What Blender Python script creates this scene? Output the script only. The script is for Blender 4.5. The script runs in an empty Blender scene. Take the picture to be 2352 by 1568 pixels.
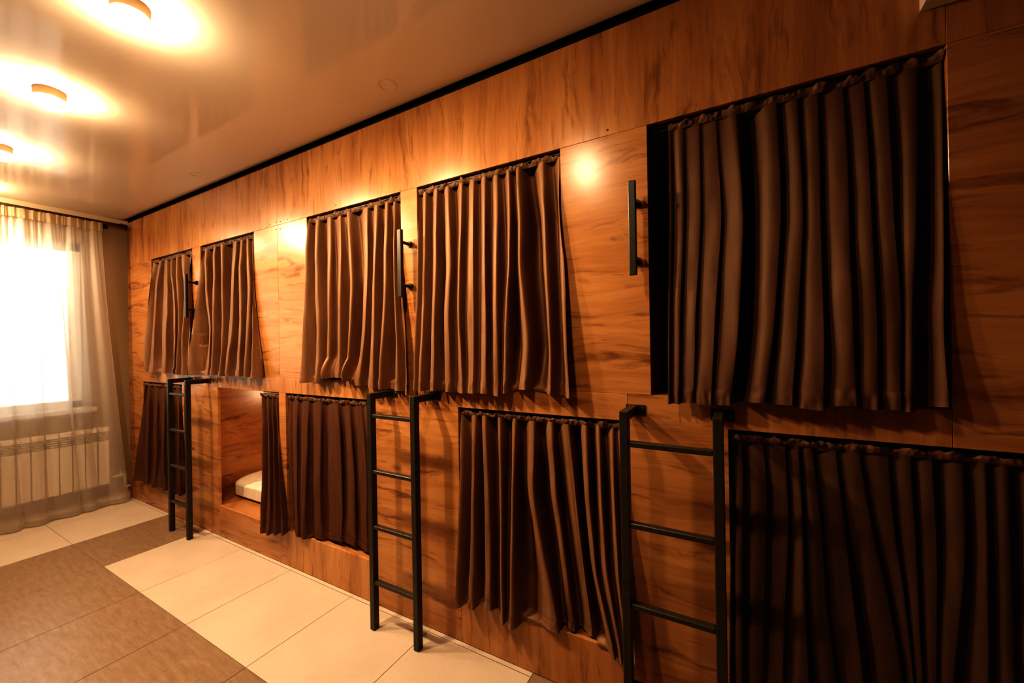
import bpy, bmesh, math, random
from mathutils import Vector, Matrix, noise

random.seed(7)
scene = bpy.context.scene
COL = scene.collection
PI = math.pi

# ------------------------------------------------------------------ helpers
class MB:
    """collects shapes, then links them as one mesh object"""
    def __init__(self): self.bm = bmesh.new()
    def box(self, x0, x1, y0, y1, z0, z1, bev=0.0, seg=2, mat=0):
        t = bmesh.new()
        vs = [t.verts.new((x, y, z)) for z in (z0, z1) for y in (y0, y1) for x in (x0, x1)]
        for f in ((0,2,3,1),(4,5,7,6),(0,1,5,4),(2,6,7,3),(0,4,6,2),(1,3,7,5)):
            t.faces.new([vs[i] for i in f])
        if bev > 0:
            bmesh.ops.bevel(t, geom=list(t.edges), offset=bev, segments=seg, affect='EDGES', profile=0.5)
        for f in t.faces: f.material_index = mat
        return self.add(t)
    def add(self, t, M=None):
        if M is not None: bmesh.ops.transform(t, matrix=M, verts=t.verts)
        me = bpy.data.meshes.new('tmp'); t.to_mesh(me); t.free()
        self.bm.from_mesh(me); bpy.data.meshes.remove(me); return self
    def cyl(self, a, b, r, seg=24, r2=None, cap=True):
        a, b = Vector(a), Vector(b); d = b - a
        t = bmesh.new()
        bmesh.ops.create_cone(t, cap_ends=cap, segments=seg, radius1=r, radius2=r if r2 is None else r2, depth=d.length)
        M = Matrix.Translation((a + b) / 2) @ d.to_track_quat('Z', 'Y').to_matrix().to_4x4()
        return self.add(t, M)
    def lathe(self, prof, c, seg=48):
        t = bmesh.new(); rings = []
        for r, z in prof:
            rings.append([t.verts.new((c[0] + r * math.cos(2*PI*i/seg), c[1] + r * math.sin(2*PI*i/seg), c[2] + z)) for i in range(seg)])
        for A, B in zip(rings, rings[1:]):
            for i in range(seg):
                t.faces.new((A[i], A[(i+1) % seg], B[(i+1) % seg], B[i]))
        if prof[0][0] > 1e-6 and len(prof) > 1: pass
        bmesh.ops.recalc_face_normals(t, faces=t.faces)
        return self.add(t)
    def tube(self, pts, r, seg=12):
        for a, b in zip(pts, pts[1:]): self.cyl(a, b, r, seg)
        for q in pts[1:-1]:
            t = bmesh.new(); bmesh.ops.create_uvsphere(t, u_segments=seg, v_segments=8, radius=r)
            self.add(t, Matrix.Translation(Vector(q)))
        return self
    def prism(self, poly, axis, a, b):
        """extrude a 2D outline along an axis"""
        t = bmesh.new()
        def P(u, v, w): return {'x': (w, u, v), 'y': (u, w, v), 'z': (u, v, w)}[axis]
        A = [t.verts.new(P(u, v, a)) for u, v in poly]; B = [t.verts.new(P(u, v, b)) for u, v in poly]
        n = len(poly)
        for i in range(n): t.faces.new((A[i], A[(i+1) % n], B[(i+1) % n], B[i]))
        t.faces.new(A[::-1]); t.faces.new(B)
        bmesh.ops.recalc_face_normals(t, faces=t.faces)
        return self.add(t)
    def grid(self, rows, mat=0):
        """rows: list of lists of points"""
        t = bmesh.new()
        V = [[t.verts.new(p) for p in r] for r in rows]
        for A, B in zip(V, V[1:]):
            for i in range(len(A) - 1): t.faces.new((A[i], A[i+1], B[i+1], B[i])).material_index = mat
        return self.add(t)
    def build(self, name, mats, parent=None, smooth=False, origin=None):
        me = bpy.data.meshes.new(name); self.bm.to_mesh(me); self.bm.free()
        o = bpy.data.objects.new(name, me)
        for m in (mats if isinstance(mats, (list, tuple)) else [mats]): me.materials.append(m)
        if smooth:
            for p in me.polygons: p.use_smooth = True
        COL.objects.link(o)
        if parent is not None:
            o.parent = parent
            root = parent
            base = Vector((0, 0, 0))
            while root is not None:
                base += root.location; root = root.parent
            me.transform(Matrix.Translation(-base))
        elif origin is not None:
            me.transform(Matrix.Translation(-Vector(origin))); o.location = origin
        return o

def autosmooth(o, ang=35):
    me = o.data
    for p in me.polygons: p.use_smooth = True
    bm = bmesh.new(); bm.from_mesh(me)
    for e in bm.edges:
        if len(e.link_faces) == 2 and e.calc_face_angle(0) > math.radians(ang): e.smooth = False
    bm.to_mesh(me); bm.free(); return o

def tag(o, label=None, cat=None, group=None, kind=None):
    if label: o['label'] = label
    if cat: o['category'] = cat
    if group: o['group'] = group
    if kind: o['kind'] = kind
    return o

def thing(name, label, cat, loc=(0, 0, 0), group=None):
    o = bpy.data.objects.new(name, None); o.empty_display_size = 0.1
    COL.objects.link(o); o.location = loc
    return tag(o, label, cat, group)

def copy_tree(o, parent=None):
    c = o.copy(); COL.objects.link(c); c.parent = parent
    for ch in list(o.children): copy_tree(ch, c)
    return c

# ------------------------------------------------------------------ materials
def new_mat(name):
    m = bpy.data.materials.new(name); m.use_nodes = True
    nt = m.node_tree; nt.nodes.clear()
    out = nt.nodes.new('ShaderNodeOutputMaterial')
    return m, nt, out

def N(nt, t, **kw):
    n = nt.nodes.new(t)
    for k, v in kw.items():
        if k.startswith('i_'):
            key = k[2:]
            n.inputs[int(key) if key.isdigit() else key.replace('_', ' ')].default_value = v
        else: setattr(n, k, v)
    return n

def ramp(nt, stops, interp='LINEAR'):
    n = nt.nodes.new('ShaderNodeValToRGB'); cr = n.color_ramp; cr.interpolation = interp
    while len(cr.elements) < len(stops): cr.elements.new(0.5)
    for e, (p, c) in zip(cr.elements, stops):
        e.position = p; e.color = (*c, 1) if len(c) == 3 else c
    return n

def simple(name, col, rough=0.5, metal=0.0, spec=0.5, var=0.0, scale=8.0, coat=0.0, bump=0.0):
    m, nt, out = new_mat(name); L = nt.links.new
    b = N(nt, 'ShaderNodeBsdfPrincipled', i_Roughness=rough, i_Metallic=metal)
    b.inputs['Specular IOR Level'].default_value = spec
    b.inputs['Coat Weight'].default_value = coat; b.inputs['Coat Roughness'].default_value = 0.12
    tc = N(nt, 'ShaderNodeTexCoord')
    nz = N(nt, 'ShaderNodeTexNoise', i_Scale=scale, i_Detail=5.0); L(tc.outputs['Object'], nz.inputs['Vector'])
    c0 = tuple(max(0, c * (1 - var)) for c in col); c1 = tuple(min(1, c * (1 + var)) for c in col)
    r = ramp(nt, [(0.3, c0), (0.7, c1)]); L(nz.outputs['Fac'], r.inputs['Fac'])
    L(r.outputs['Color'], b.inputs['Base Color'])
    if bump:
        bp = N(nt, 'ShaderNodeBump', i_Strength=bump, i_Distance=0.002); L(nz.outputs['Fac'], bp.inputs['Height'])
        L(bp.outputs['Normal'], b.inputs['Normal'])
    L(b.outputs['BSDF'], out.inputs['Surface'])
    return m

def wood(name, vertical, rough=0.25, tint=1.0):
    """orange brown laminate with cathedral smears, knots and fine fibre; world-scale"""
    m, nt, out = new_mat(name); L = nt.links.new
    def math_(op, a, b=None, c=None):
        n = N(nt, 'ShaderNodeMath', operation=op)
        for i, v in enumerate((a, b, c)):
            if v is None: continue
            if isinstance(v, (int, float)): n.inputs[i].default_value = v
            else: L(v, n.inputs[i])
        return n.outputs[0]
    tc = N(nt, 'ShaderNodeTexCoord'); sp = N(nt, 'ShaderNodeSeparateXYZ'); L(tc.outputs['Object'], sp.inputs[0])
    X, Y, Z = sp.outputs
    oi = N(nt, 'ShaderNodeObjectInfo')
    h = math_('ADD', X, Y)
    along, across = (Z, h) if vertical else (h, Z)
    along = math_('ADD', along, math_('MULTIPLY', oi.outputs['Random'], 37.0))
    def vec(a, sa, c, sc, w=0.0):
        n = N(nt, 'ShaderNodeCombineXYZ'); L(math_('MULTIPLY', a, sa), n.inputs[0]); L(math_('MULTIPLY', c, sc), n.inputs[1]); n.inputs[2].default_value = w
        return n.outputs[0]
    def noi(v, det=4, rg=0.55, dist=0.0):
        n = N(nt, 'ShaderNodeTexNoise', i_Scale=1.0, i_Detail=det, i_Roughness=rg, i_Distortion=dist); L(v, n.inputs['Vector']); return n.outputs['Fac']
    warp = math_('MULTIPLY', math_('SUBTRACT', noi(vec(along, 2.2, across, 5.0, 3.3), 3), 0.5), 0.09)
    cw = math_('ADD', across, warp)
    plank = math_('FRACT', math_('MULTIPLY', math_('SINE', math_('MULTIPLY', math_('FLOOR', math_('MULTIPLY', across, 7.5)), 12.9898)), 43758.5))
    broad = noi(vec(along, 0.9, cw, 11.0, 1.0), 4, 0.6, 0.6)
    mid = noi(vec(along, 2.0, cw, 34.0, 5.0), 5, 0.65, 0.4)
    fine = noi(vec(along, 7.0, cw, 210.0, 9.0), 3, 0.6)
    smear = noi(vec(along, 2.6, cw, 17.0, 14.0), 5, 0.62, 0.9)
    # knots
    vo = N(nt, 'ShaderNodeTexVoronoi', i_Scale=1.0, i_Randomness=1.0); L(vec(along, 1.9, cw, 4.6, 2.0), vo.inputs['Vector'])
    kn = N(nt, 'ShaderNodeMapRange', i_From_Min=0.02, i_From_Max=0.10, i_To_Min=1.0, i_To_Max=0.0); L(vo.outputs['Distance'], kn.inputs['Value'])
    ksel = math_('GREATER_THAN', N(nt, 'ShaderNodeSeparateColor').outputs[0], 0.5)
    sc = nt.nodes[-2] if False else None
    sepc = [n for n in nt.nodes if n.bl_idname == 'ShaderNodeSeparateColor'][-1]; L(vo.outputs['Color'], sepc.inputs[0])
    knot = math_('MULTIPLY', math_('MULTIPLY', kn.outputs[0], ksel), noi(vec(along, 20, cw, 60, 4.0), 3))
    tone = math_('ADD', math_('MULTIPLY', broad, 0.62), math_('MULTIPLY', mid, 0.38))
    tone = math_('ADD', tone, math_('MULTIPLY', math_('SUBTRACT', plank, 0.5), 0.13 if vertical else 0.05))
    tone = math_('ADD', tone, math_('MULTIPLY', math_('SUBTRACT', fine, 0.5), 0.16))
    t = tint
    cr = ramp(nt, [(0.22, (0.25*t, 0.108*t, 0.042*t)), (0.40, (0.385*t, 0.182*t, 0.072*t)), (0.56, (0.48*t, 0.243*t, 0.100*t)), (0.75, (0.55*t, 0.30*t, 0.130*t))])
    L(tone, cr.inputs['Fac'])
    sm = N(nt, 'ShaderNodeMapRange', i_From_Min=0.54, i_From_Max=0.70, i_To_Min=0.0, i_To_Max=0.62 if vertical else 0.80); L(smear, sm.inputs['Value'])
    dark = math_('MAXIMUM', sm.outputs[0], math_('MULTIPLY', knot, 1.5)); 
    mix = N(nt, 'ShaderNodeMix', data_type='RGBA', clamp_factor=True)
    L(dark, mix.inputs['Factor']); L(cr.outputs['Color'], mix.inputs['A']); mix.inputs['B'].default_value = (0.13*t, 0.05*t, 0.021*t, 1)
    b = N(nt, 'ShaderNodeBsdfPrincipled', i_Roughness=rough)
    b.inputs['Specular IOR Level'].default_value = 0.5
    L(mix.outputs['Result'], b.inputs['Base Color'])
    bp = N(nt, 'ShaderNodeBump', i_Strength=0.12, i_Distance=0.0008); L(fine, bp.inputs['Height']); L(bp.outputs['Normal'], b.inputs['Normal'])
    L(b.outputs['BSDF'], out.inputs['Surface'])
    return m

def cloth_mat(name, col, rough=0.5, sheen=0.3, spec=0.35):
    m, nt, out = new_mat(name); L = nt.links.new
    b = N(nt, 'ShaderNodeBsdfPrincipled', i_Roughness=rough)
    b.inputs['Sheen Weight'].default_value = sheen; b.inputs['Sheen Roughness'].default_value = 0.4
    b.inputs['Sheen Tint'].default_value = (1, 0.75, 0.55, 1)
    b.inputs['Specular IOR Level'].default_value = spec; b.inputs['Specular Tint'].default_value = (1.0, 0.72, 0.5, 1)
    tc = N(nt, 'ShaderNodeTexCoord')
    mp = N(nt, 'ShaderNodeMapping'); mp.inputs['Scale'].default_value = (40, 40, 6); L(tc.outputs['Object'], mp.inputs[0])
    n1 = N(nt, 'ShaderNodeTexNoise', i_Scale=1.0, i_Detail=4.0); L(mp.outputs[0], n1.inputs['Vector'])
    r = ramp(nt, [(0.3, tuple(c*0.86 for c in col)), (0.7, tuple(c*1.12 for c in col))]); L(n1.outputs['Fac'], r.inputs['Fac'])
    L(r.outputs['Color'], b.inputs['Base Color'])
    n2 = N(nt, 'ShaderNodeTexNoise', i_Scale=900.0, i_Detail=2.0); L(tc.outputs['Object'], n2.inputs['Vector'])
    bp = N(nt, 'ShaderNodeBump', i_Strength=0.15, i_Distance=0.0006); L(n2.outputs['Fac'], bp.inputs['Height']); L(bp.outputs['Normal'], b.inputs['Normal'])
    L(b.outputs['BSDF'], out.inputs['Surface'])
    return m

def sheer_mat(name, col, opacity):
    m, nt, out = new_mat(name); L = nt.links.new
    tr = N(nt, 'ShaderNodeBsdfTransparent'); df = N(nt, 'ShaderNodeBsdfDiffuse'); tl = N(nt, 'ShaderNodeBsdfTranslucent')
    tc = N(nt, 'ShaderNodeTexCoord'); nz = N(nt, 'ShaderNodeTexNoise', i_Scale=420.0, i_Detail=2.0); L(tc.outputs['Object'], nz.inputs['Vector'])
    r = ramp(nt, [(0.3, tuple(c*0.92 for c in col)), (0.7, col)]); L(nz.outputs['Fac'], r.inputs['Fac'])
    L(r.outputs['Color'], df.inputs['Color']); L(r.outputs['Color'], tl.inputs['Color'])
    m1 = N(nt, 'ShaderNodeMixShader', i_Fac=0.5); L(df.outputs[0], m1.inputs[1]); L(tl.outputs[0], m1.inputs[2])
    # threads seen edge-on look denser
    lw = N(nt, 'ShaderNodeLayerWeight', i_Blend=0.35)
    mr = N(nt, 'ShaderNodeMapRange', i_To_Min=opacity, i_To_Max=min(1, opacity + 0.42)); L(lw.outputs['Facing'], mr.inputs['Value'])
    m2 = N(nt, 'ShaderNodeMixShader'); L(mr.outputs[0], m2.inputs['Fac']); L(tr.outputs[0], m2.inputs[1]); L(m1.outputs[0], m2.inputs[2])
    L(m2.outputs[0], out.inputs['Surface'])
    return m

def glass_mat(name):
    m, nt, out = new_mat(name); L = nt.links.new
    tr = N(nt, 'ShaderNodeBsdfTransparent', i_Color=(0.96, 0.98, 0.97, 1)); gl = N(nt, 'ShaderNodeBsdfGlossy', i_Roughness=0.03)
    fr = N(nt, 'ShaderNodeFresnel', i_IOR=1.45)
    mx = N(nt, 'ShaderNodeMixShader'); L(fr.outputs[0], mx.inputs['Fac']); L(tr.outputs[0], mx.inputs[1]); L(gl.outputs[0], mx.inputs[2])
    L(mx.outputs[0], out.inputs['Surface']); return m

def tile_mat(name, c0, c1, rough, streak=False):
    m, nt, out = new_mat(name); L = nt.links.new
    b = N(nt, 'ShaderNodeBsdfPrincipled', i_Roughness=rough); b.inputs['Specular IOR Level'].default_value = 0.5
    tc = N(nt, 'ShaderNodeTexCoord')
    mp = N(nt, 'ShaderNodeMapping'); mp.inputs['Scale'].default_value = (9, 46, 1) if streak else (3, 3, 1)
    if streak: mp.inputs['Rotation'].default_value = (0, 0, 0.35)
    L(tc.outputs['Object'], mp.inputs[0])
    n1 = N(nt, 'ShaderNodeTexNoise', i_Scale=1.0, i_Detail=8.0, i_Roughness=0.65); L(mp.outputs[0], n1.inputs['Vector'])
    n3 = N(nt, 'ShaderNodeTexNoise', i_Scale=60.0, i_Detail=4.0); L(tc.outputs['Object'], n3.inputs['Vector'])
    ad = N(nt, 'ShaderNodeMath', operation='MULTIPLY_ADD'); ad.inputs[1].default_value = 0.25; L(n3.outputs['Fac'], ad.inputs[0]); 
    ml = N(nt, 'ShaderNodeMath', operation='MULTIPLY'); ml.inputs[1].default_value = 0.75; L(n1.outputs['Fac'], ml.inputs[0]); L(ml.outputs[0], ad.inputs[2])
    r = ramp(nt, [(0.33, c0), (0.67, c1)]); L(ad.outputs[0], r.inputs['Fac']); L(r.outputs['Color'], b.inputs['Base Color'])
    bp = N(nt, 'ShaderNodeBump', i_Strength=0.25 if streak else 0.08, i_Distance=0.001); L(ad.outputs[0], bp.inputs['Height']); L(bp.outputs['Normal'], b.inputs['Normal'])
    L(b.outputs['BSDF'], out.inputs['Surface']); return m

def emit_mat(name, col, strength):
    m, nt, out = new_mat(name); L = nt.links.new
    e = N(nt, 'ShaderNodeEmission', i_Color=(*col, 1), i_Strength=strength); L(e.outputs[0], out.inputs['Surface']); return m

M_woodH = wood('laminate_horizontal_grain', False)
M_woodV = wood('laminate_vertical_grain', True)
M_edge = simple('laminate_edge_band', (0.46, 0.21, 0.085), 0.4, var=0.1, scale=20)
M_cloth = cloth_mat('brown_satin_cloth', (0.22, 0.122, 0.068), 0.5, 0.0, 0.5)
M_clothdeepshade = cloth_mat('brown_cloth_deep_shade', (0.085, 0.048, 0.027), 0.6, 0.0, 0.3)  # curtain brown darkened strongly: paints in the dim light at lower right
M_clothshade = cloth_mat('brown_cloth_shaded', (0.105, 0.056, 0.034), 0.55, 0.0, 0.35)  # curtain brown darkened: light falloff toward the right put into the colour
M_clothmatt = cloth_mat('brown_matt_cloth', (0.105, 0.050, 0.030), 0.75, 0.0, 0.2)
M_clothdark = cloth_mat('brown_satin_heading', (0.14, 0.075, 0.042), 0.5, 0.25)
M_metal = simple('dark_powder_coat', (0.042, 0.036, 0.026), 0.36, var=0.15, scale=60, spec=0.5)
M_bolt = simple('steel_bolt', (0.45, 0.42, 0.38), 0.25, metal=1.0, var=0.05)
M_black = simple('shadow_gap_black', (0.006, 0.005, 0.005), 0.8, var=0.1)
M_paint = simple('tan_wall_paint', (0.33, 0.25, 0.165), 0.6, var=0.03, scale=3, bump=0.1)
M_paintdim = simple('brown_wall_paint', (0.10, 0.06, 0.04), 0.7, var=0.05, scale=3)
M_paintmid = simple('dim_wall_paint', (0.30, 0.21, 0.14), 0.7, var=0.05, scale=3)
M_ceil = simple('cream_stretch_ceiling', (0.80, 0.71, 0.60), 0.06, var=0.015, scale=1.5, spec=0.5)
M_cornice = simple('cream_cornice', (0.62, 0.50, 0.36), 0.5, var=0.03)
M_beige = tile_mat('beige_porcelain_tile', (0.50, 0.415, 0.335), (0.57, 0.485, 0.40), 0.33)
M_brown = tile_mat('brown_porcelain_tile', (0.20, 0.138, 0.092), (0.31, 0.222, 0.152), 0.30, True)
M_grout = simple('tile_grout', (0.28, 0.205, 0.14), 0.8, var=0.1, scale=40)
M_white = simple('white_enamel', (0.78, 0.72, 0.62), 0.35, var=0.02)
M_pvc = simple('white_window_plastic', (0.8, 0.8, 0.78), 0.3, var=0.02)
M_bed = cloth_mat('white_bed_linen', (0.80, 0.73, 0.62), 0.8, 0.1)
M_sheer = sheer_mat('white_sheer_voile', (0.95, 0.90, 0.84), 0.48)
M_sheertape = sheer_mat('cream_curtain_tape', (0.74, 0.62, 0.45), 0.86)
M_rod = simple('dark_brown_rod', (0.05, 0.028, 0.02), 0.35, var=0.15, scale=30)
M_glass = glass_mat('window_glass')
M_lampbody = simple('lamp_body_gold', (0.62, 0.45, 0.28), 0.35, var=0.03)
M_ac = simple('pale_plastic', (0.62, 0.56, 0.46), 0.4, var=0.02)
M_ring = simple('ceiling_ring_plastic', (0.70, 0.58, 0.46), 0.3, var=0.02)
M_dark_in = simple('dark_screw_head', (0.05, 0.025, 0.012), 0.5, var=0.1)
CURTAINS = {
    'A': [(-0.063, [(2.256, 0.539), (1.958, 0.518), (1.348, 0.523), (1.251, 0.531)]), (-0.063, [(2.227, 0.719), (2.037, 0.66), (1.7, 0.658), (1.254, 0.656)]), (-0.063, [(2.234, 0.817), (1.776, 0.893), (1.352, 0.925), (1.252, 0.933)]), (-0.063, [(2.256, 0.928), (1.817, 1.073), (1.354, 1.12), (1.248, 1.118)]), (-0.063, [(2.255, 1.04), (1.932, 1.109), (1.599, 1.143), (1.245, 1.176)]), (-0.063, [(2.256, 1.14), (1.923, 1.226), (1.435, 1.231), (1.243, 1.252)]), (-0.063, [(2.266, 1.329), (1.911, 1.397), (1.435, 1.401), (1.247, 1.387)])],
    'B': [(-0.063, [(2.264, 1.465), (1.982, 1.501), (1.71, 1.426), (1.435, 1.384), (1.247, 1.379)]), (-0.063, [(2.278, 1.54), (1.895, 1.608), (1.622, 1.713), (1.36, 1.696), (1.255, 1.68)]), (-0.063, [(2.264, 1.704), (1.734, 1.736), (1.36, 1.763), (1.257, 1.769)]), (-0.063, [(2.251, 1.802), (1.802, 1.859), (1.434, 1.891), (1.253, 1.871)]), (-0.063, [(2.255, 1.993), (1.865, 2.005), (1.505, 2.007), (1.255, 1.969)]), (-0.063, [(2.258, 2.074), (1.786, 2.121), (1.503, 2.141), (1.26, 2.13)]), (-0.063, [(2.254, 2.153), (1.919, 2.222), (1.571, 2.236), (1.256, 2.233)]), (-0.063, [(2.251, 2.224), (1.846, 2.268), (1.501, 2.293), (1.251, 2.309)]), (-0.063, [(2.253, 2.262), (1.912, 2.305), (1.567, 2.372), (1.249, 2.433)])],
    'C': [(-0.063, [(2.282, 2.872), (1.952, 2.892), (1.585, 2.893), (1.238, 2.878)]), (-0.063, [(2.272, 2.961), (1.852, 2.987), (1.581, 3.022), (1.244, 3.035)]), (-0.063, [(2.269, 3.081), (1.841, 3.106), (1.492, 3.118), (1.259, 3.095)]), (-0.063, [(2.263, 3.169), (1.921, 3.187), (1.661, 3.198), (1.279, 3.206)]), (-0.063, [(2.262, 3.247), (1.823, 3.315), (1.572, 3.313), (1.257, 3.296)]), (-0.063, [(2.26, 3.403), (1.896, 3.425), (1.568, 3.422), (1.24, 3.383)]), (-0.063, [(2.262, 3.486), (2.012, 3.494), (1.646, 3.498), (1.234, 3.516)]), (-0.063, [(2.262, 3.571), (1.8, 3.58), (1.485, 3.569), (1.228, 3.566)]), (-0.063, [(2.268, 3.626), (1.793, 3.661), (1.483, 3.682), (1.226, 3.689)]), (-0.063, [(2.28, 3.685), (1.945, 3.706), (1.558, 3.741), (1.208, 3.776)])],
    'D': [(-0.063, [(2.289, 3.796), (1.932, 3.814), (1.556, 3.806), (1.232, 3.811)]), (-0.063, [(2.272, 3.844), (1.927, 3.854), (1.555, 3.851), (1.233, 3.85)]), (-0.063, [(2.263, 3.922), (1.844, 3.929), (1.552, 3.927), (1.238, 3.939)]), (-0.063, [(2.263, 3.992), (1.834, 4.026), (1.549, 4.018), (1.235, 4.029)]), (-0.063, [(2.259, 4.082), (1.829, 4.075), (1.547, 4.088), (1.232, 4.107)]), (-0.063, [(2.252, 4.147), (1.821, 4.148), (1.545, 4.152), (1.235, 4.166)]), (-0.063, [(2.244, 4.218), (1.745, 4.228), (1.542, 4.234), (1.239, 4.246)]), (-0.063, [(2.236, 4.283), (1.739, 4.291), (1.474, 4.302), (1.229, 4.311)]), (-0.063, [(2.242, 4.349), (1.798, 4.363), (1.539, 4.346), (1.243, 4.338)]), (-0.063, [(2.251, 4.398), (1.793, 4.414), (1.472, 4.449), (1.267, 4.446)]), (-0.063, [(2.242, 4.521), (1.78, 4.541), (1.41, 4.567), (1.251, 4.569)]), (-0.063, [(2.272, 4.608), (1.709, 4.638), (1.47, 4.647), (1.239, 4.661)])],
    'E': [(-0.063, [(2.28, 5.043), (1.917, 5.045), (1.549, 5.036), (1.239, 5.033)]), (-0.063, [(2.259, 5.082), (1.911, 5.084), (1.547, 5.07), (1.241, 5.065)]), (-0.063, [(2.262, 5.137), (1.902, 5.133), (1.545, 5.114), (1.248, 5.107)]), (-0.063, [(2.292, 5.19), (1.891, 5.2), (1.543, 5.173), (1.243, 5.162)]), (-0.063, [(2.285, 5.24), (1.881, 5.257), (1.54, 5.241), (1.246, 5.216)]), (-0.063, [(2.279, 5.369), (1.863, 5.367), (1.535, 5.344), (1.26, 5.315)]), (-0.063, [(2.285, 5.427), (1.851, 5.434), (1.533, 5.407), (1.257, 5.382)]), (-0.063, [(2.251, 5.479), (1.845, 5.472), (1.53, 5.471), (1.247, 5.464)]), (-0.063, [(2.262, 5.545), (1.833, 5.545), (1.527, 5.543), (1.267, 5.548)]), (-0.063, [(2.261, 5.593), (1.824, 5.598), (1.598, 5.599), (1.256, 5.598)]), (-0.063, [(2.253, 5.639), (1.815, 5.647), (1.558, 5.661), (1.26, 5.651)]), (-0.063, [(2.247, 5.718), (1.806, 5.701), (1.521, 5.686), (1.255, 5.675)]), (-0.063, [(2.256, 5.774), (1.656, 5.761), (1.483, 5.755), (1.274, 5.757)])],
    'F': [(-0.063, [(1.15, 0.284), (0.805, 0.315), (0.458, 0.264), (0.215, 0.231)]), (-0.063, [(1.149, 0.409), (0.816, 0.451), (0.484, 0.48), (0.224, 0.508)]), (-0.063, [(1.154, 0.556), (0.826, 0.581), (0.502, 0.621), (0.222, 0.665)]), (-0.063, [(1.154, 0.71), (0.841, 0.769), (0.524, 0.806), (0.228, 0.863)]), (-0.063, [(1.154, 0.858), (0.852, 0.913), (0.544, 0.97), (0.215, 1.031)]), (-0.063, [(1.153, 1.0), (0.863, 1.051), (0.561, 1.105), (0.228, 1.165)]), (-0.063, [(1.146, 1.092), (0.772, 1.18), (0.48, 1.252), (0.271, 1.299)])],
    'G': [(-0.063, [(1.133, 2.304), (0.867, 2.352), (0.597, 2.376), (0.188, 2.388)]), (-0.063, [(1.132, 2.371), (0.873, 2.414), (0.605, 2.429), (0.192, 2.465)]), (-0.063, [(1.135, 2.435), (0.879, 2.472), (0.614, 2.495), (0.217, 2.555)]), (-0.063, [(1.137, 2.48), (0.883, 2.522), (0.625, 2.571), (0.232, 2.644)]), (-0.063, [(1.139, 2.511), (0.886, 2.553), (0.548, 2.632), (0.262, 2.707)])],
    'H': [(-0.06, [(1.144, 2.613), (0.895, 2.646), (0.556, 2.687), (0.303, 2.73)]), (-0.05, [(1.139, 2.703), (0.901, 2.714), (0.563, 2.741), (0.244, 2.781)]), (-0.03, [(1.141, 2.817), (0.91, 2.812), (0.57, 2.813), (0.234, 2.814)]), (0.02, [(1.139, 2.939), (0.918, 2.924), (0.576, 2.91), (0.239, 2.931)]), (0.03, [(1.144, 3.107), (0.935, 3.108), (0.607, 3.11), (0.269, 3.112)]), (0.03, [(1.142, 3.216), (0.947, 3.225), (0.628, 3.239), (0.268, 3.233)]), (0.03, [(1.147, 3.31), (0.957, 3.336), (0.645, 3.344), (0.258, 3.337)]), (0.02, [(1.148, 3.384), (0.889, 3.414), (0.583, 3.426), (0.263, 3.437)])],
    'I': [(-0.06, [(1.14, 4.05), (0.837, 4.068), (0.466, 4.064), (0.201, 4.061)]), (-0.06, [(1.136, 4.139), (0.849, 4.149), (0.484, 4.144), (0.222, 4.142)]), (-0.06, [(1.131, 4.196), (0.858, 4.216), (0.506, 4.238), (0.254, 4.25)]), (-0.07, [(1.133, 4.284), (0.783, 4.298), (0.525, 4.303), (0.21, 4.321)]), (-0.06, [(1.126, 4.363), (0.878, 4.354), (0.531, 4.342), (0.207, 4.344)]), (-0.01, [(1.128, 4.448), (0.8, 4.441), (0.551, 4.487), (0.24, 4.564)]), (0.02, [(1.127, 4.543), (0.815, 4.55), (0.566, 4.586), (0.239, 4.628)]), (0.03, [(1.128, 4.607), (0.827, 4.631), (0.499, 4.666), (0.236, 4.699)]), (-0.05, [(1.136, 4.699), (0.85, 4.709), (0.529, 4.736), (0.234, 4.819)]), (-0.07, [(1.144, 4.754), (0.86, 4.761), (0.562, 4.779), (0.23, 4.851)]), (-0.08, [(1.137, 4.811), (0.871, 4.817), (0.579, 4.835), (0.225, 4.875)]), (-0.09, [(1.14, 4.846), (0.879, 4.86), (0.593, 4.878), (0.257, 4.906)])],
    'J': [(-0.03, [(1.139, 5.231), (0.8, 5.226), (0.346, 5.215)]), (-0.03, [(1.141, 5.255), (0.872, 5.251), (0.381, 5.242)]), (-0.03, [(1.133, 5.31), (0.977, 5.322), (0.689, 5.311), (0.326, 5.3)]), (-0.03, [(1.128, 5.382), (0.834, 5.382), (0.576, 5.364), (0.347, 5.352)]), (-0.03, [(1.126, 5.42), (0.841, 5.42), (0.593, 5.42), (0.373, 5.421)]), (-0.03, [(1.129, 5.451), (0.851, 5.466), (0.609, 5.471), (0.401, 5.491)]), (-0.03, [(1.123, 5.511), (0.804, 5.524), (0.423, 5.548)]), (-0.03, [(1.123, 5.562), (0.878, 5.591), (0.684, 5.622), (0.463, 5.651)]), (-0.03, [(1.12, 5.633), (0.889, 5.64), (0.724, 5.662), (0.475, 5.681)]), (-0.03, [(1.12, 5.685), (0.899, 5.688), (0.481, 5.698)]), (-0.03, [(1.12, 5.729), (0.908, 5.729), (0.493, 5.726)]), (-0.03, [(1.123, 5.795), (0.867, 5.788), (0.504, 5.754)]), (-0.03, [(1.129, 5.841), (0.878, 5.833), (0.53, 5.823)]), (-0.03, [(1.129, 5.881), (0.888, 5.877), (0.55, 5.874)]), (-0.03, [(1.131, 5.937), (0.901, 5.93), (0.568, 5.92)])],
}
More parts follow.
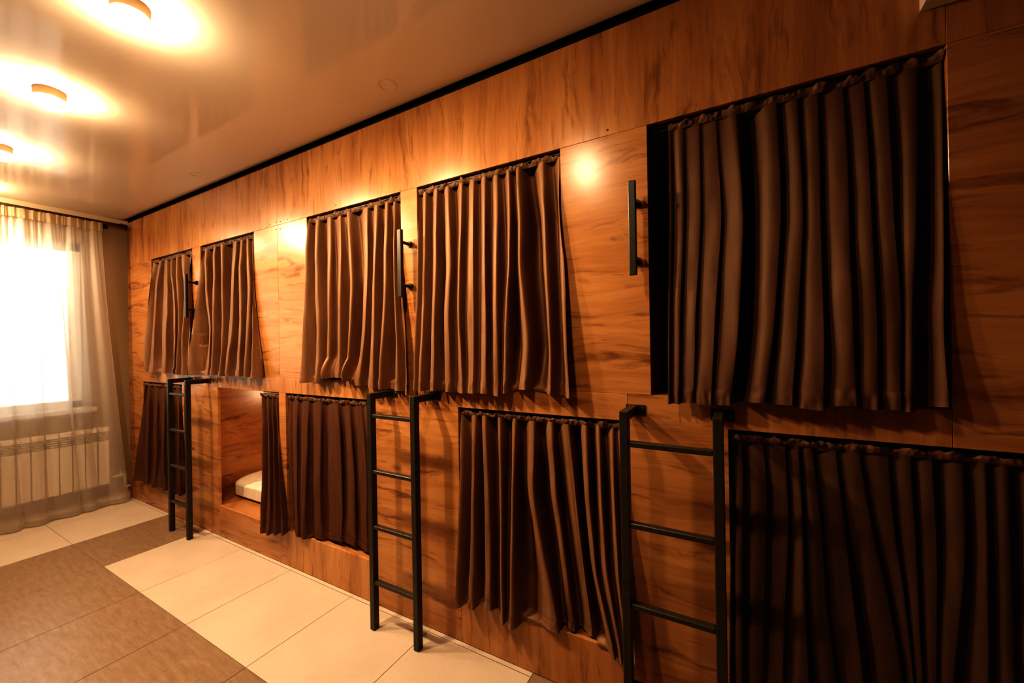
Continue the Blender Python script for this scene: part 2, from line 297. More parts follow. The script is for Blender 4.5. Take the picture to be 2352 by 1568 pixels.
# ------------------------------------------------------------------ camera (measured from the room)
FOC = 913.206
R_ = Vector((0.8717787189832858, 0.48961523113691896, -0.016697022686772957))
U_ = Vector((0.014820389212979889, 0.007709304125296042, 0.9998604516098631))
F_ = Vector((-0.4896756285455066, 0.8719045200414121, 0.0005354810154491038))
cd = bpy.data.cameras.new('camera'); cam = bpy.data.objects.new('camera', cd); COL.objects.link(cam)
cd.sensor_fit = 'HORIZONTAL'; cd.sensor_width = 36.0; cd.lens = 36.0 * FOC / 2352.0; cd.clip_start = 0.02
M = Matrix.Identity(4)
for i in range(3):
    M[i][0] = R_[i]; M[i][1] = U_[i]; M[i][2] = -F_[i]
M[0][3], M[1][3], M[2][3] = 5.2499, -1.5772, 1.4738
cam.matrix_world = M
scene.camera = cam

# ------------------------------------------------------------------ room dimensions
XE, YL, YB, HC = 9.0, -3.3, 2.06, 2.725       # far end, opposite wall, wall behind the bunks, ceiling
WY0, WY1, WZ0, WZ1 = -2.35, -0.30, 0.93, 2.46 # window hole
WF = 6.9                                       # bunk front runs from the window wall to here

def struct(name, mb, mats, **k):
    o = mb.build(name, mats, **k); tag(o, kind='structure'); return o

# floor of big porcelain tiles
fl = MB()
fl.grid([[(-0.3, YL, -0.003), (XE, YL, -0.003)], [(-0.3, YB, -0.003), (XE, YB, -0.003)]], 2)
G = 0.0013
def tl(x0, x1, y0, y1, mat):
    fl.grid([[(x0 + G, y0 + G, 0), (x1 - G, y0 + G, 0)], [(x0 + G, y1 - G, 0), (x1 - G, y1 - G, 0)]], mat)
P_ = 0.588
xb = [1.505 + P_ * k for k in range(6)]
ye = [-0.026, -0.597] + [-0.597 - P_ * k for k in range(1, 6)]
for a, b in zip(ye, ye[1:]):                                  # beside the window: two rows, then the brown cross strip
    tl(0.279, 0.867, max(b, YL), a, 0); tl(-0.3, 0.279, max(b, YL), a, 0)
    tl(0.867, 1.505, max(b, YL), a, 1)
tl(-0.3, 0.867, -0.026, 0.0, 0); tl(0.867, 1.505, -0.026, 0.0, 1)
for k in range(5):
    tl(xb[k], xb[k+1], -0.597, -0.026, 0); tl(xb[k], xb[k+1], -0.026, 0.0, 0)
x = xb[5]
tl(x, x + 0.638, -0.597, 0.0, 1); tl(x + 0.638, XE, -0.597, 0.0, 0)
for a, b in zip(ye[1:], ye[2:]):
    for k in range(5): tl(xb[k], xb[k+1], max(b, YL), a, 1)
    tl(xb[5], xb[5] + 0.638, max(b, YL), a, 1); tl(xb[5] + 0.638, XE, max(b, YL), a, 1)
struct('floor', fl, [M_beige, M_brown, M_grout])

# glossy stretch ceiling, rolled up into the dark gap above the bunk front
ce = MB()
prof = [(YL, HC), (-1.5, HC), (-0.5, HC), (-0.12, HC), (-0.09, HC + 0.001), (-0.06, HC + 0.003), (-0.04, HC + 0.006), (-0.02, HC + 0.012), (-0.004, HC + 0.022), (0.006, HC + 0.035), (0.012, HC + 0.06)]
ce.grid([[(xx, y, z) for xx in (-0.02, 1.5, 3, 4.5, 6, 7.5, XE)] for y, z in prof])
struct('ceiling', ce, M_ceil, smooth=True)
tr = MB(); tr.box(-0.02, XE, 0.016, 0.05, 2.66, HC + 0.2); tr.box(-0.02, XE, YL, 0.05, HC + 0.2, HC + 0.22)
struct('trim_1', tr, M_black)

# walls
wf = MB()
wf.box(-0.32, 0, YL - 0.1, WY0, -0.02, HC + 0.2); wf.box(-0.32, 0, WY1, YB + 0.1, -0.02, HC + 0.2)
wf.box(-0.32, 0, WY0, WY1, -0.02, WZ0); wf.box(-0.32, 0, WY0, WY1, WZ1, HC + 0.2)
struct('wall_far', wf, M_paint)
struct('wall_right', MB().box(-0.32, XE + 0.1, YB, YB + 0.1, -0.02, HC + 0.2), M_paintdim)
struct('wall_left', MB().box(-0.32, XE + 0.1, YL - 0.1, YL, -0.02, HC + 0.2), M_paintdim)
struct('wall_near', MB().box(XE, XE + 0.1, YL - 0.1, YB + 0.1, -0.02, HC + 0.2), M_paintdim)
struct('trim_2', MB().prism([(0.0, HC - 0.045), (0.035, HC - 0.0), (0.0, HC - 0.0)], 'y', YL, -0.0), M_cornice)
struct('baseboard_far', MB().box(0.0, 0.014, YL, -0.004, 0.0, 0.07, 0.003), M_cornice)

# window: white plastic frame with one mullion, glass, sill
wroot = bpy.data.objects.new('window_1', None); COL.objects.link(wroot); wroot.location = (-0.16, WY1, WZ0); tag(wroot, kind='structure')
fr = MB()
x0, x1 = -0.17, -0.10
fr.box(x0, x1, WY0, WY1, WZ0, WZ0 + 0.07, 0.006); fr.box(x0, x1, WY0, WY1, WZ1 - 0.085, WZ1, 0.006)
fr.box(x0, x1, WY0, WY0 + 0.09, WZ0, WZ1, 0.006); fr.box(x0, x1, WY1 - 0.085, WY1, WZ0, WZ1, 0.006)
fr.box(x0, x1, -1.37, -1.24, WZ0, WZ1, 0.006)
fr.build('window_frame', M_pvc, wroot)
for a, b in ((WY0 + 0.09, -1.37), (-1.24, WY1 - 0.085)):
    MB().box(-0.14, -0.134, a, b, WZ0 + 0.07, WZ1 - 0.085).build('pane', M_glass, wroot)
MB().box(-0.16, 0.05, WY0 - 0.04, WY1 + 0.06, WZ0 - 0.04, WZ0 + 0.004, 0.008).build('window_sill', M_pvc, wroot)

# ------------------------------------------------------------------ the wooden capsule bunks
UP = {'A': (0.556, 1.344), 'B': (1.484, 2.266), 'C': (2.875, 3.690), 'D': (3.807, 4.613), 'E': (4.968, 5.779)}
LO = {'F': (0.330, 1.125), 'G': (1.722, 2.540), 'H': (2.616, 3.412), 'I': (4.053, 4.878), 'J': (5.224, 6.040)}
ZU0, ZU1, ZL0, ZL1, TH, ZF = 1.262, 2.290, 0.236, 1.155, 0.018, 2.711
bunk = thing('capsule_bunks', 'long two-tier wall of wood-grain capsule bunks with ten curtained openings', 'bunk beds')
def panel(name, x0, x1, z0, z1, vert, bev=0.0012):
    o = MB().box(x0, x1, 0.0, TH, z0, z1, bev, 1).build(name, [M_woodV if vert else M_woodH], bunk); return o
for a, b in ((0.0, 2.5553), (2.5555, 5.7788), (5.779, WF)): panel('fascia_panel', a, b, ZU1 + 0.0004, ZF, True)
for a, b in ((0.0, 0.556), (1.344, 1.484), (2.266, 2.555), (2.5555, 2.875), (3.690, 3.807), (4.613, 4.968), (5.779, WF)):
    panel('side_panel', a, b, ZU0 if b < 6 else ZL1, ZU1, False)
for a, b, v in ((0.0, 1.722, 0), (1.722, 2.5555, 0), (2.5555, 3.412, 1), (3.412, 3.807, 1), (3.807, 4.37, 1), (4.37, 4.878, 0), (5.224, 5.778, 1)):
    panel('rail_panel', a, b, ZL1, ZU0 - 0.0004, bool(v))
for a, b, z1 in ((0.0, 0.330, ZL1), (1.125, 1.722, ZL1), (2.540, 2.616, ZL1), (3.412, 4.053, ZL1), (4.8785, 5.224, ZU0), (6.040, WF, ZL1)):
    panel('side_panel', a, b, 0.0, z1 - 0.0004, False)
for k, v in (('F', 0), ('G', 0), ('H', 1), ('I', 1), ('J', 1)):
    a, b = LO[k]; panel('skirting_panel', a, b, 0.0, ZL0, bool(v))
# the sleeping compartments: open-fronted boxes
def liner(x0, x1, z0, z1):
    D, w, y0 = 2.0, 0.017, TH + 0.001
    m = MB()
    m.box(x0 - w, x0, y0, D, z0 - w, z1 + w); m.box(x1, x1 + w, y0, D, z0 - w, z1 + w)
    m.box(x0, x1, y0, D, z0 - w, z0); m.box(x0, x1, y0, D, z1, z1 + w); m.box(x0 - w, x1 + w, D, D + w, z0 - w, z1 + w)
    m.build('sleeping_compartment', M_woodH, bunk)
for k, (a, b) in UP.items(): liner(a, b, ZU0, ZU1)
for k, (a, b) in LO.items(): liner(a if k != 'G' else 1.46, min(b, 6.04), ZL0, ZL1)
# curtain rails just behind the top edge of every opening
for dct, zz in ((UP, ZU1), (LO, ZL1)):
    for k, (a, b) in dct.items():
        if k == 'G': a = 2.31
        m = MB(); m.cyl((a, 0.034, zz - 0.022), (b, 0.034, zz - 0.022), 0.0045, 12)
        m.box(a, b, 0.024, 0.044, zz - 0.010, zz - 0.0005)
        m.build('curtain_rail', M_metal, bunk)
for sx, sz in ((2.468, 2.306), (2.541, 2.313), (2.590, 2.309), (2.540, 2.263), (2.589, 2.260), (2.670, 2.309), (3.160, 2.315), (4.817, 2.312)):
    m = MB(); m.cyl((sx, -0.0012, sz), (sx, 0.004, sz), 0.0042, 14, 0.0046)
    m.build('screw', M_dark_in, bunk)

# ------------------------------------------------------------------ bunk curtains
def lerp(a, b, t): return a + (b - a) * t
def at_z(pts, z):
    if z >= pts[0][0]: return pts[0][1]
    for (za, xa), (zb, xb_) in zip(pts, pts[1:]):
        if z >= zb: 
            t = (za - z) / max(1e-6, za - zb); t2 = t
            return lerp(xa, xb_, t2)
    return pts[-1][1]
def smooth_at(pts, z):
    return (at_z(pts, z + 0.05) + at_z(pts, z + 0.025) + at_z(pts, z) * 2 + at_z(pts, z - 0.025) + at_z(pts, z - 0.05)) / 6

def bunk_curtain(key, label, cloth=None, sub=18, rows=100, fold=1.0, seed=0, deep=(), lean=0.40):
    upper = key in UP
    a, b = (UP if upper else LO)[key]; ztop = (ZU1 if upper else ZL1) - 0.030; zsill = ZU0 if upper else ZL0
    rid = CURTAINS[key]; n = len(rid)
    if key == 'J': rid = [(yb, p + [(0.215, p[-1][1])]) for yb, p in rid]
    root = thing('curtain', label, 'curtain', ((a + b) / 2, 0.0, zsill), 'brown curtains across the bunk openings')
    rnd = random.Random(seed + ord(key))
    amps = [rnd.uniform(0.5, 1.35) for _ in range(n)]; wid = [rnd.uniform(1.0, 2.3) for _ in range(n)]
    cols = (n - 1) * sub + 1
    hemz = [r[1][-1][0] for r in rid]
    ybs = [r[0] * 0.68 if r[0] < 0 else r[0] for r in rid]
    def point(c, t, off=0.0, pucker=0.0):
        k = min(n - 2, c // sub); f = (c - k * sub) / sub
        zb = lerp(hemz[k], hemz[k+1], f * f * (3 - 2 * f))
        z = lerp(ztop, zb, t)
        xk = [smooth_at(r[1], z) for r in (rid[k], rid[k+1])]
        x = lerp(xk[0], xk[1], f); gap = abs(xk[1] - xk[0])
        # nominal hang line: from the rail, over the sill, out in front of the boards
        yb = lerp(ybs[k], ybs[k+1], f)
        zn = lerp(ztop, zsill, 1)
        tt = (ztop - z) / (ztop - (zsill - 0.02)); tt = max(0, min(1.05, tt))
        yc = 0.018 + (yb - 0.018) * tt
        grow = min(1.0, 0.45 + 2.2 * t) * (1 - 0.35 * max(0.0, (t - 0.82) / 0.18))
        gaps = [abs(smooth_at(rid[q + 1][1], z) - smooth_at(rid[q][1], z)) if 0 <= q < n - 1 else gap for q in (k - 1, k, k + 1)]
        g0, g1 = 0.5 * (gaps[0] + gap), 0.5 * (gap + gaps[2])
        dp = 2.4 if k in deep and fold < 0.6 else 1.6 if k in deep else 1.0
        am = fold * min(0.115, 0.95 * lerp(lerp(g0, g1, f), gap, math.sin(PI * f)) + 0.006) * grow * lerp(amps[k], amps[k+1], f)
        am *= 1.0 + 0.75 * lerp(noise.noise(Vector((k * 4.7, z * 1.6, seed + 3.3))), noise.noise(Vector(((k + 1) * 4.7, z * 1.6, seed + 3.3))), f)
        s = 0.5 - 0.5 * math.cos(2 * PI * f)             # 0 on the ridge, 1 in the valley
        y = yc - min(0.024, am * 0.28) + am * dp * s ** wid[k]
        u = c / (cols - 1); ends = min(1.0, 6 * u, 6 * (1 - u))
        x += lean * lerp(0.5 * lerp(g0, g1, f), -0.5 * gap, s) * grow * ends
        x += 0.10 * gap * math.sin(2 * PI * f) * (0.5 * noise.noise(Vector((k * 3.1, z * 2.0, seed))))
        y += 0.010 * noise.noise(Vector((x * 7, z * 2.5, seed * 1.7))) * (0.4 + t)
        y += 0.0030 * noise.noise(Vector((x * 34, z * 7, seed * 0.7))) * (0.3 + t)
        if pucker: y += pucker * noise.noise(Vector((x * 70, z * 18, seed)))
        y += off
        # keep clear of the boards
        if z < zsill + 0.012 and yb < 0: y = min(y, -0.007)
        elif z < zsill + 0.012: z = max(z, zsill + 0.012)
        if key == 'C':                                    # rumpled hem, turned up in two places
            for bx in (3.11, 3.33):
                w_ = math.exp(-((x - bx) / 0.055) ** 2); q = max(0.0, (t - 0.86) / 0.14)
                z += 0.010 * w_ * q * q; y -= 0.034 * w_ * math.sin(min(1, q) * PI * 0.8)
        flare = -0.004 + 0.17 * max(0.0, t - 0.15) ** 1.6
        x = min(max(x, a - flare), b + flare)
        if max(a - x, x - b) > -0.0035:
            if t < 0.2: x = min(max(x, a + 0.004), b - 0.004)
            else: y = min(y, lerp(0.0, -0.007, min(1, (t - 0.2) * 6)))
        return (x, y, z)
    T = [i / rows for i in range(rows + 1)]
    kh = int(rows * 0.953)
    cloth = cloth or M_cloth
    MB().grid([[point(c, t) for c in range(cols)] for t in T[:kh + 1]]).build('drape', cloth, root, smooth=True)
    hb = [lerp(T[kh] - 0.002, 1.0, i / 8) for i in range(9)]
    MB().grid([[point(c, t, -0.0022, 0.007 * min(1, i / 3)) for c in range(cols)] for i, t in enumerate(hb)]).build('hem', cloth, root, smooth=True)
    # ruffled heading gathered on the rail
    hd = MB(); R0 = []
    xa, xb2 = max(a + 0.004, rid[0][1][0][1]), min(b - 0.004, rid[-1][1][0][1]); m_ = 260
    zt = ZU1 if upper else ZL1
    for j in range(9):
        v = j / 8; row = []
        for i in range(m_ + 1):
            u = i / m_; x = lerp(xa, xb2, u)
            nz = noise.noise(Vector((x * 25, 3.0, seed))); n2 = noise.noise(Vector((x * 85, v * 2, seed + 5)))
            wob = 0.5 + 0.5 * noise.noise(Vector((x * 11, 7.7, seed)))
            rise = (0.020 - 0.012 * wob) * v
            z = zt - 0.040 + (0.012 * noise.noise(Vector((x * 30, 1.1, seed))) + 0.007 * noise.noise(Vector((x * 70, 6.1, seed)))) * v + rise + 0.012 * v
            bulge = math.sin(v * PI) * 0.004
            y = 0.016 - bulge + (0.020 * nz + 0.006 * n2) * (0.35 + 0.65 * v) - 0.006 * v
            row.append((x, y, min(z, zt - 0.003)))
        R0.append(row)
    hd.grid(R0).build('heading', M_clothdark, root, smooth=True)
    return root

bunk_curtain('A', 'upper curtain nearest the window, left of the small gap with a grab handle', fold=1.0, seed=1)
bunk_curtain('B', 'upper curtain second from the window, above the open lower bunk', fold=1.0, seed=2)
bunk_curtain('C', 'upper curtain with a rumpled lifted hem, above the middle ladder', fold=1.0, seed=3)
bunk_curtain('D', 'upper curtain right of the middle grab handle, left of the bright lamp reflection', fold=1.0, seed=4)
bunk_curtain('E', 'large upper curtain at right, shade painted into its cloth, leaving a black gap at its left side', fold=0.32, seed=5, deep=(4, 11), cloth=M_clothshade)
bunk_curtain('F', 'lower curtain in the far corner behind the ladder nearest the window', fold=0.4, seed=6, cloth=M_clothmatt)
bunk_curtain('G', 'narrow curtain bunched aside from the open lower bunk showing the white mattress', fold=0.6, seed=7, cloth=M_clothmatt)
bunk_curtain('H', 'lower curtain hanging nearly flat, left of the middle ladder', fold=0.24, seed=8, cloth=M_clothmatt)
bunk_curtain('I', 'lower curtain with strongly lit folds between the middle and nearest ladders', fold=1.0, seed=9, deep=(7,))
bunk_curtain('J', 'lower curtain, deep shade painted into its cloth, at the bottom right of the photo', fold=0.42, seed=10, cloth=M_clothdeepshade)

# ------------------------------------------------------------------ ladders
def make_ladder(label):
    r = thing('bunk_ladder', label, 'ladder', (0, 0, 0), 'dark metal ladders up to the top bunks')
    W = 0.298
    for sx in (0.0, W):
        m = MB(); m.box(sx, sx + 0.031, -0.156, -0.122, 0.0, 1.220, 0.003)
        m.build('stile', M_metal, r)
        m = MB(); m.box(sx, sx + 0.031, -0.1218, -0.004, 1.186, 1.220, 0.003)
        arm = m.build('bracket_arm', M_metal, r)
        sg = 1 if sx > 0 else 1
        m = MB(); m.box(sx - 0.012, sx + 0.062, -0.0045, -0.0003, 1.183, 1.223, 0.0015)
        pl = m.build('mounting_plate', M_metal, arm)
        m = MB(); m.cyl((sx + 0.049, -0.0085, 1.203), (sx + 0.049, -0.004, 1.203), 0.007, 6)
        m.build('bolt', M_bolt, arm)
    for z in (1.112, 0.825, 0.540, 0.255):
        m = MB(); m.box(0.0312, W - 0.0002, -0.153, -0.125, z - 0.018, z + 0.001, 0.004, 3)
        m.build('rung', M_metal, r)
    return r
lad = make_ladder('dark metal ladder nearest the window, in front of the far lower curtain'); lad.location = (1.262, 0, 0)
l2 = copy_tree(lad); l2.location = (3.583, 0, 0); l2['label'] = 'middle dark metal ladder, standing on the pale floor tiles between two lower curtains'
l3 = copy_tree(lad); l3.location = (4.884, 0, 0); l3['label'] = 'nearest dark metal ladder, its foot below the photo, beside the lower curtain with painted-in shade'

# ------------------------------------------------------------------ grab handles
def make_handle(label):
    r = thing('grab_handle', label, 'handle', (0, 0, 1.72), 'dark grab handles beside the top bunks')
    MB().box(-0.0135, 0.0135, -0.084, -0.064, 1.712, 2.060, 0.003).build('bar', M_metal, r)
    for z in (1.775, 1.997):
        p = MB().cyl((0, -0.0645, z), (0, -0.0, z), 0.0085, 20).build('post', M_metal, r); autosmooth(p)
        q = MB().cyl((0, -0.014, z), (0, -0.0, z), 0.015, 24, 0.017).build('flange', M_metal, p); autosmooth(q)
    return r
h1 = make_handle('dark metal grab handle between the two upper curtains nearest the window'); h1.location = (1.418, 0, 1.72)
h2 = copy_tree(h1); h2.location = (3.756, 0, 1.72); h2['label'] = 'dark metal grab handle in the middle, above the second ladder'
h3 = copy_tree(h1); h3.location = (4.925, 0, 1.72); h3['label'] = 'dark metal grab handle nearest the camera, left of the black gap by the large curtain'

# ------------------------------------------------------------------ bedding
def cushion(x0, x1, y0, y1, z0, z1, name, label, cat, puff=0.35, seed=0, rot=0):
    m = MB(); t = bmesh.new(); bmesh.ops.create_cube(t, size=1.0)
    bmesh.ops.bevel(t, geom=list(t.edges), offset=0.16, segments=4, affect='EDGES', profile=0.5)
    bmesh.ops.subdivide_edges(t, edges=[e for e in t.edges if e.calc_length() > 0.3], cuts=14, use_grid_fill=True)
    for v in t.verts:
        c = v.co; e = (1 - abs(c.x) * 2) * (1 - abs(c.y) * 2)
        k = 1 + puff * min(1, max(0, e) * 3)
        c.z *= k if c.z > 0 else 1
        c.z += 0.05 * noise.noise(Vector((c.x * 4 + seed, c.y * 7, 1))) * (1 if c.z > 0 else 0)
    M4 = Matrix.Translation(((x0+x1)/2, (y0+y1)/2, (z0+z1)/2)) @ Matrix.Rotation(rot, 4, 'Z') @ Matrix.Diagonal((x1-x0, y1-y0, z1-z0, 1))
    m.add(t, M4)
    zmin = min(v.co.z for v in m.bm.verts)
    for v in m.bm.verts: v.co.z += z0 - zmin
    o = m.build(name, M_bed, smooth=True, origin=((x0+x1)/2, (y0+y1)/2, z0)); return tag(o, label, cat)
cushion(1.50, 2.50, 0.15, 1.96, ZL0 + 0.001, ZL0 + 0.13, 'mattress', 'white mattress in the open lower bunk beside the bunched curtain', 'mattress', 0.12, 2)
cushion(5.00, 5.75, 0.22, 1.96, ZU0 + 0.001, ZU0 + 0.13, 'mattress', 'dim mattress deep in the black gap left of the large upper curtain', 'mattress', 0.12, 4)

# ------------------------------------------------------------------ ceiling lamps
LX = [1.335, 2.37, 3.345, 4.40, 0.32]
LY = -0.985
LAB = ['round ceiling lamp farthest from the camera, cut by the left edge of the photo', 'round ceiling lamp in the middle of the row near the left edge',
       'brightest round ceiling lamp at the top of the photo, nearest of the three in view', 'round ceiling lamp just outside the photo that glints on the wood beside the large curtain',
       'round ceiling lamp just outside the left edge of the photo, closest to the window']
LCOL = (1.0, 0.73, 0.47)
M_diff = emit_mat('lamp_diffuser_glow', LCOL, 90.0)
M_diff2 = emit_mat('lamp_diffuser_soft_glow', LCOL, 60.0)
M_rim = emit_mat('lamp_rim_glow', LCOL, 120.0)
M_rim2 = emit_mat('lamp_rim_soft_glow', LCOL, 60.0)
def make_lamp(label):
    r = thing('ceiling_lamp', label, 'lamp', (0, 0, HC), 'round surface lamps along the ceiling')
    b = MB(); b.lathe([(0.0, HC), (0.056, HC), (0.056, HC - 0.040), (0.052, HC - 0.043), (0.048, HC - 0.043), (0.0, HC - 0.043)], (0, 0, 0), 40)
    autosmooth(b.build('housing', M_lampbody, r))
    d = MB(); d.lathe([(0.0, HC - 0.0435), (0.054, HC - 0.0435), (0.058, HC - 0.048), (0.058, HC - 0.068), (0.055, HC - 0.074), (0.046, HC - 0.0775), (0.025, HC - 0.0785), (0.0, HC - 0.0785)], (0, 0, 0), 40)
    for f in d.bm.faces: f.material_index = 0 if f.calc_center_median().z < HC - 0.0745 else 1
    d.build('diffuser', [M_diff, M_rim], r, smooth=True)
    return r
lp = make_lamp(LAB[0]); lp.location = (LX[0], LY, HC)
for k in (1, 2, 4, 3):
    c = copy_tree(lp); c.location = (LX[k], LY, HC); c['label'] = LAB[k]
for ch in c.children:                                          # the last lamp burns dimmer
    if ch.name.startswith('diffuser'):
        ch.data = ch.data.copy(); ch.data.materials[0] = M_diff2; ch.data.materials[1] = M_rim2

# faint ring outlines left on the ceiling film
def ring(x, y, label):
    t = bmesh.new(); m = MB()
    m.lathe([(0.040, 0.0), (0.040, -0.0012), (0.044, -0.0012), (0.044, 0.0)], (x, y, HC), 48)
    o = m.build('ceiling_ring', M_ring, origin=(x, y, HC)); tag(o, label, 'ceiling ring')
ring(3.80, -0.19, 'faint round ring outline on the glossy ceiling above the upper curtains')
ring(1.86, -0.18, 'faint round ring outline on the ceiling toward the window corner')

# ------------------------------------------------------------------ air conditioner corner (top right)
ac = thing('air_conditioner', 'pale wall unit whose lower corner shows at the top right edge', 'air conditioner', (6.1, 0, 2.40))
AX0, AX1 = 5.725, 6.52
MB().prism([(-0.001, 2.400), (-0.001, 2.672), (-0.19, 2.672), (-0.215, 2.60), (-0.20, 2.50), (-0.155, 2.445), (-0.04, 2.400)], 'x', AX0, AX1).build('body', M_ac, ac)
MB().box(AX0 + 0.05, AX1 - 0.05, -0.150, -0.06, 2.40, 2.4075, 0.003).build('air_flap', M_ac, ac)

# ------------------------------------------------------------------ radiator under the window
rad = thing('radiator', 'white sectional radiator under the window behind the sheer curtain', 'radiator', (0.06, -0.45, 0.2))
Y0 = -0.175
nsec = 8; sw = 0.080
for k in range(nsec):
    y1 = Y0 - k * sw; y0 = y1 - sw
    m = MB()
    m.box(0.078, 0.106, y0 + 0.004, y1 - 0.004, 0.205, 0.615, 0.006)          # flat front plate
    m.box(0.030, 0.080, y0 + 0.020, y1 - 0.020, 0.215, 0.700, 0.006)          # water way behind
    m.prism([(0.030, 0.66), (0.030, 0.735), (0.070, 0.740), (0.100, 0.722), (0.108, 0.700), (0.100, 0.700), (0.088, 0.712), (0.06, 0.716), (0.06, 0.66)], 'y', y0 + 0.005, y1 - 0.005)
    for j in range(4):
        m.box(0.082, 0.102, y0 + 0.008, y1 - 0.008, 0.626 + j * 0.019, 0.632 + j * 0.019)
    m.build('section', M_white, rad)
m = MB()
m.tube([(0.055, Y0, 0.25), (0.055, -0.06, 0.25), (0.055, -0.06, 0.13), (0.055, -0.018, 0.13)], 0.010)
m.build('pipe', M_white, rad, smooth=True)
m = MB(); m.cyl((0.055, -0.105, 0.25), (0.055, -0.070, 0.25), 0.018, 16); m.cyl((0.055, -0.085, 0.25), (0.055, -0.085, 0.285), 0.014, 16)
autosmooth(m.build('valve', M_white, rad))
m = MB()
for y in (Y0 - 0.1, Y0 - 0.5):
    m = MB().box(0.0, 0.036, y - 0.01, y + 0.01, 0.60, 0.63)
    m.build('wall_bracket', M_white, rad)

# ------------------------------------------------------------------ curtain rod and the sheer
rod = thing('curtain_rod', 'dark brown curtain rod above the window near the ceiling', 'curtain rod', (0.10, -1.3, 2.655))
m = MB(); m.cyl((0.10, -2.7, 2.655), (0.10, -0.075, 2.655), 0.014, 20); autosmooth(m.build('pole', M_rod, rod))
m = MB(); m.lathe([(0.0, 0.0), (0.018, 0.0), (0.022, 0.012), (0.015, 0.022), (0.020, 0.036), (0.013, 0.052), (0.0, 0.058)], (0, 0, 0), 24)
bmesh.ops.transform(m.bm, matrix=Matrix.Translation((0.10, -0.078, 2.655)) @ Matrix.Rotation(-PI/2, 4, 'X'), verts=m.bm.verts)
autosmooth(m.build('finial', M_rod, rod), 60)
for y in (-0.16, -2.5):
    m = MB(); m.box(0.0, 0.088, y - 0.008, y + 0.008, 2.648, 2.662); m.box(0.0, 0.006, y - 0.02, y + 0.02, 2.62, 2.69)
    m.build('bracket', M_rod, rod)

sh = thing('sheer_curtain', 'white translucent full-length sheer curtain over the window', 'curtain', (0.10, -1.25, 0.0))
SY0, SY1 = -2.45, -0.205
folds = [(0.0, 0.055), (0.13, 0.03), (0.235, 0.035), (0.34, 0.05), (0.44, 0.035), (0.53, 0.05), (0.63, 0.04), (0.73, 0.05), (0.83, 0.05), (0.92, 0.04), (1.0, 0.05)]
def sheer_pt(u, t):
    # u: 0 at the corner edge, 1 at the far edge; t: 0 top, 1 floor
    edge = SY1 + 0.125 * t ** 1.5 * (1 - u) ** 3
    y = lerp(edge, SY0, u)
    ph = u * 2 * PI * 15 + 1.4 * noise.noise(Vector((u * 6, 0.3, 2.0))) + 0.5 * t
    amp = 0.012 + 0.026 * min(1, t * 2.2)
    amp *= 0.55 + 0.9 * (0.5 + 0.5 * noise.noise(Vector((u * 13, t * 0.6, 8.0))))
    sft = 1 - 0.5 * t
    x = 0.106 + amp * math.sin(ph) + 0.010 * (1 - t) * math.sin(ph * 3.1 + 1) + 0.02 * t
    y += (0.034 * math.sin(ph + 1.2) * (0.55 + 0.9 * noise.noise(Vector((u * 9, 4.4, 1.0)))) + 0.020 * math.sin(ph * 0.5 + t)) * min(1, 0.25 + 1.5 * t)
    z = lerp(2.625, 0.012, t)
    return (max(x, 0.112 if z < 0.76 else 0.06), y, z)
NU, NT = 520, 60
MB().grid([[sheer_pt(i / NU, j / NT * 0.985) for i in range(NU + 1)] for j in range(NT + 1)]).build('drape', M_sheer, sh, smooth=True)
MB().grid([[(lambda q: (q[0] + 0.0015, q[1], q[2]))(sheer_pt(i / NU, 0.975 + 0.025 * j / 4)) for i in range(NU + 1)] for j in range(5)]).build('hem', M_sheer, sh, smooth=True)
tp = MB(); rows_ = []
for j in range(7):
    v = j / 6; row = []
    for i in range(900 + 1):
        u = i / 900; q = sheer_pt(u, 0.0); w = math.sin(u * 640) * 0.5 + noise.noise(Vector((u * 180, v, 3)))
        x = 0.108 + (q[0] - 0.106) * 0.6 + 0.007 * w * (1.2 - 0.7 * math.sin(v * PI))
        z = 2.565 + 0.078 * v + (0.006 * noise.noise(Vector((u * 300, 2, 1))) if j == 6 else 0)
        row.append((x + 0.014, q[1], z))
    rows_.append(row)
tp.grid(rows_).build('heading', M_sheertape, sh, smooth=True)

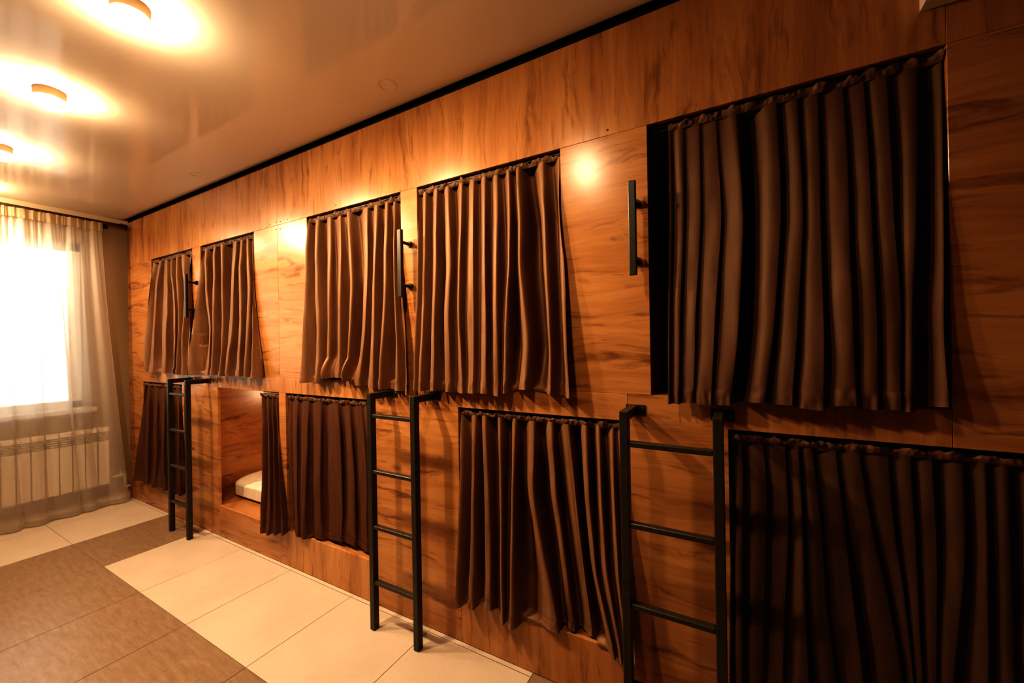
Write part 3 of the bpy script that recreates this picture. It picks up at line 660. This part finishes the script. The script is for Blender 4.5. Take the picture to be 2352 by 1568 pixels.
def beam(x, power, tilt):
    l = bpy.data.lights.new('lamp_beam', 'SPOT'); l.energy = power; l.color = LCOL
    l.spot_size = math.radians(152); l.spot_blend = 1.0; l.shadow_soft_size = 0.05
    o = bpy.data.objects.new('lamp_beam', l); COL.objects.link(o); o.location = (x, LY, HC - 0.135)
    o.rotation_euler = Vector((tilt, 0.25, -1)).to_track_quat('-Z', 'Y').to_euler()
for x, pw, ti in zip(LX, (66.0, 74.0, 80.0, 27.0, 46.0), (0.25, 0.60, 0.50, -0.1, 0.0)): beam(x, pw, ti)
# small reading light inside the open lower bunk
l = bpy.data.lights.new('bunk_reading_light', 'POINT'); l.energy = 6.5; l.color = LCOL; l.shadow_soft_size = 0.06
o = bpy.data.objects.new('bunk_reading_light', l); COL.objects.link(o); o.location = (2.38, 0.95, 0.95)

# ------------------------------------------------------------------ light from outside and view
w = bpy.data.worlds.new('daylight'); scene.world = w; w.use_nodes = True
nt = w.node_tree; nt.nodes.clear()
o = nt.nodes.new('ShaderNodeOutputWorld'); bg = nt.nodes.new('ShaderNodeBackground')
tcw = nt.nodes.new('ShaderNodeTexCoord'); sx_ = nt.nodes.new('ShaderNodeSeparateXYZ'); nt.links.new(tcw.outputs['Generated'], sx_.inputs[0])
rp = ramp(nt, [(0.40, (0.80, 0.74, 0.66)), (0.52, (1.0, 0.96, 0.90)), (0.8, (0.86, 0.92, 1.0))]); 
mr = nt.nodes.new('ShaderNodeMapRange'); mr.inputs['From Min'].default_value = -1; nt.links.new(sx_.outputs[2], mr.inputs['Value'])
nt.links.new(mr.outputs[0], rp.inputs['Fac']); nt.links.new(rp.outputs['Color'], bg.inputs['Color'])
bg.inputs['Strength'].default_value = 2.0
nt.links.new(bg.outputs[0], o.inputs['Surface'])
pl = bpy.data.lights.new('window_portal', 'AREA'); pl.shape = 'RECTANGLE'; pl.size = WY1 - WY0; pl.size_y = WZ1 - WZ0
po = bpy.data.objects.new('window_portal', pl); COL.objects.link(po); po.location = (-0.30, (WY0 + WY1) / 2, (WZ0 + WZ1) / 2)
po.rotation_euler = (PI / 2, 0, -PI / 2); pl.cycles.is_portal = True

scene.view_settings.view_transform = 'Standard'
scene.view_settings.look = 'Very High Contrast'
scene.view_settings.exposure = 0.3
scene.cycles.max_bounces = 8
scene.cycles.transparent_max_bounces = 16
scene.cycles.sample_clamp_indirect = 6.0
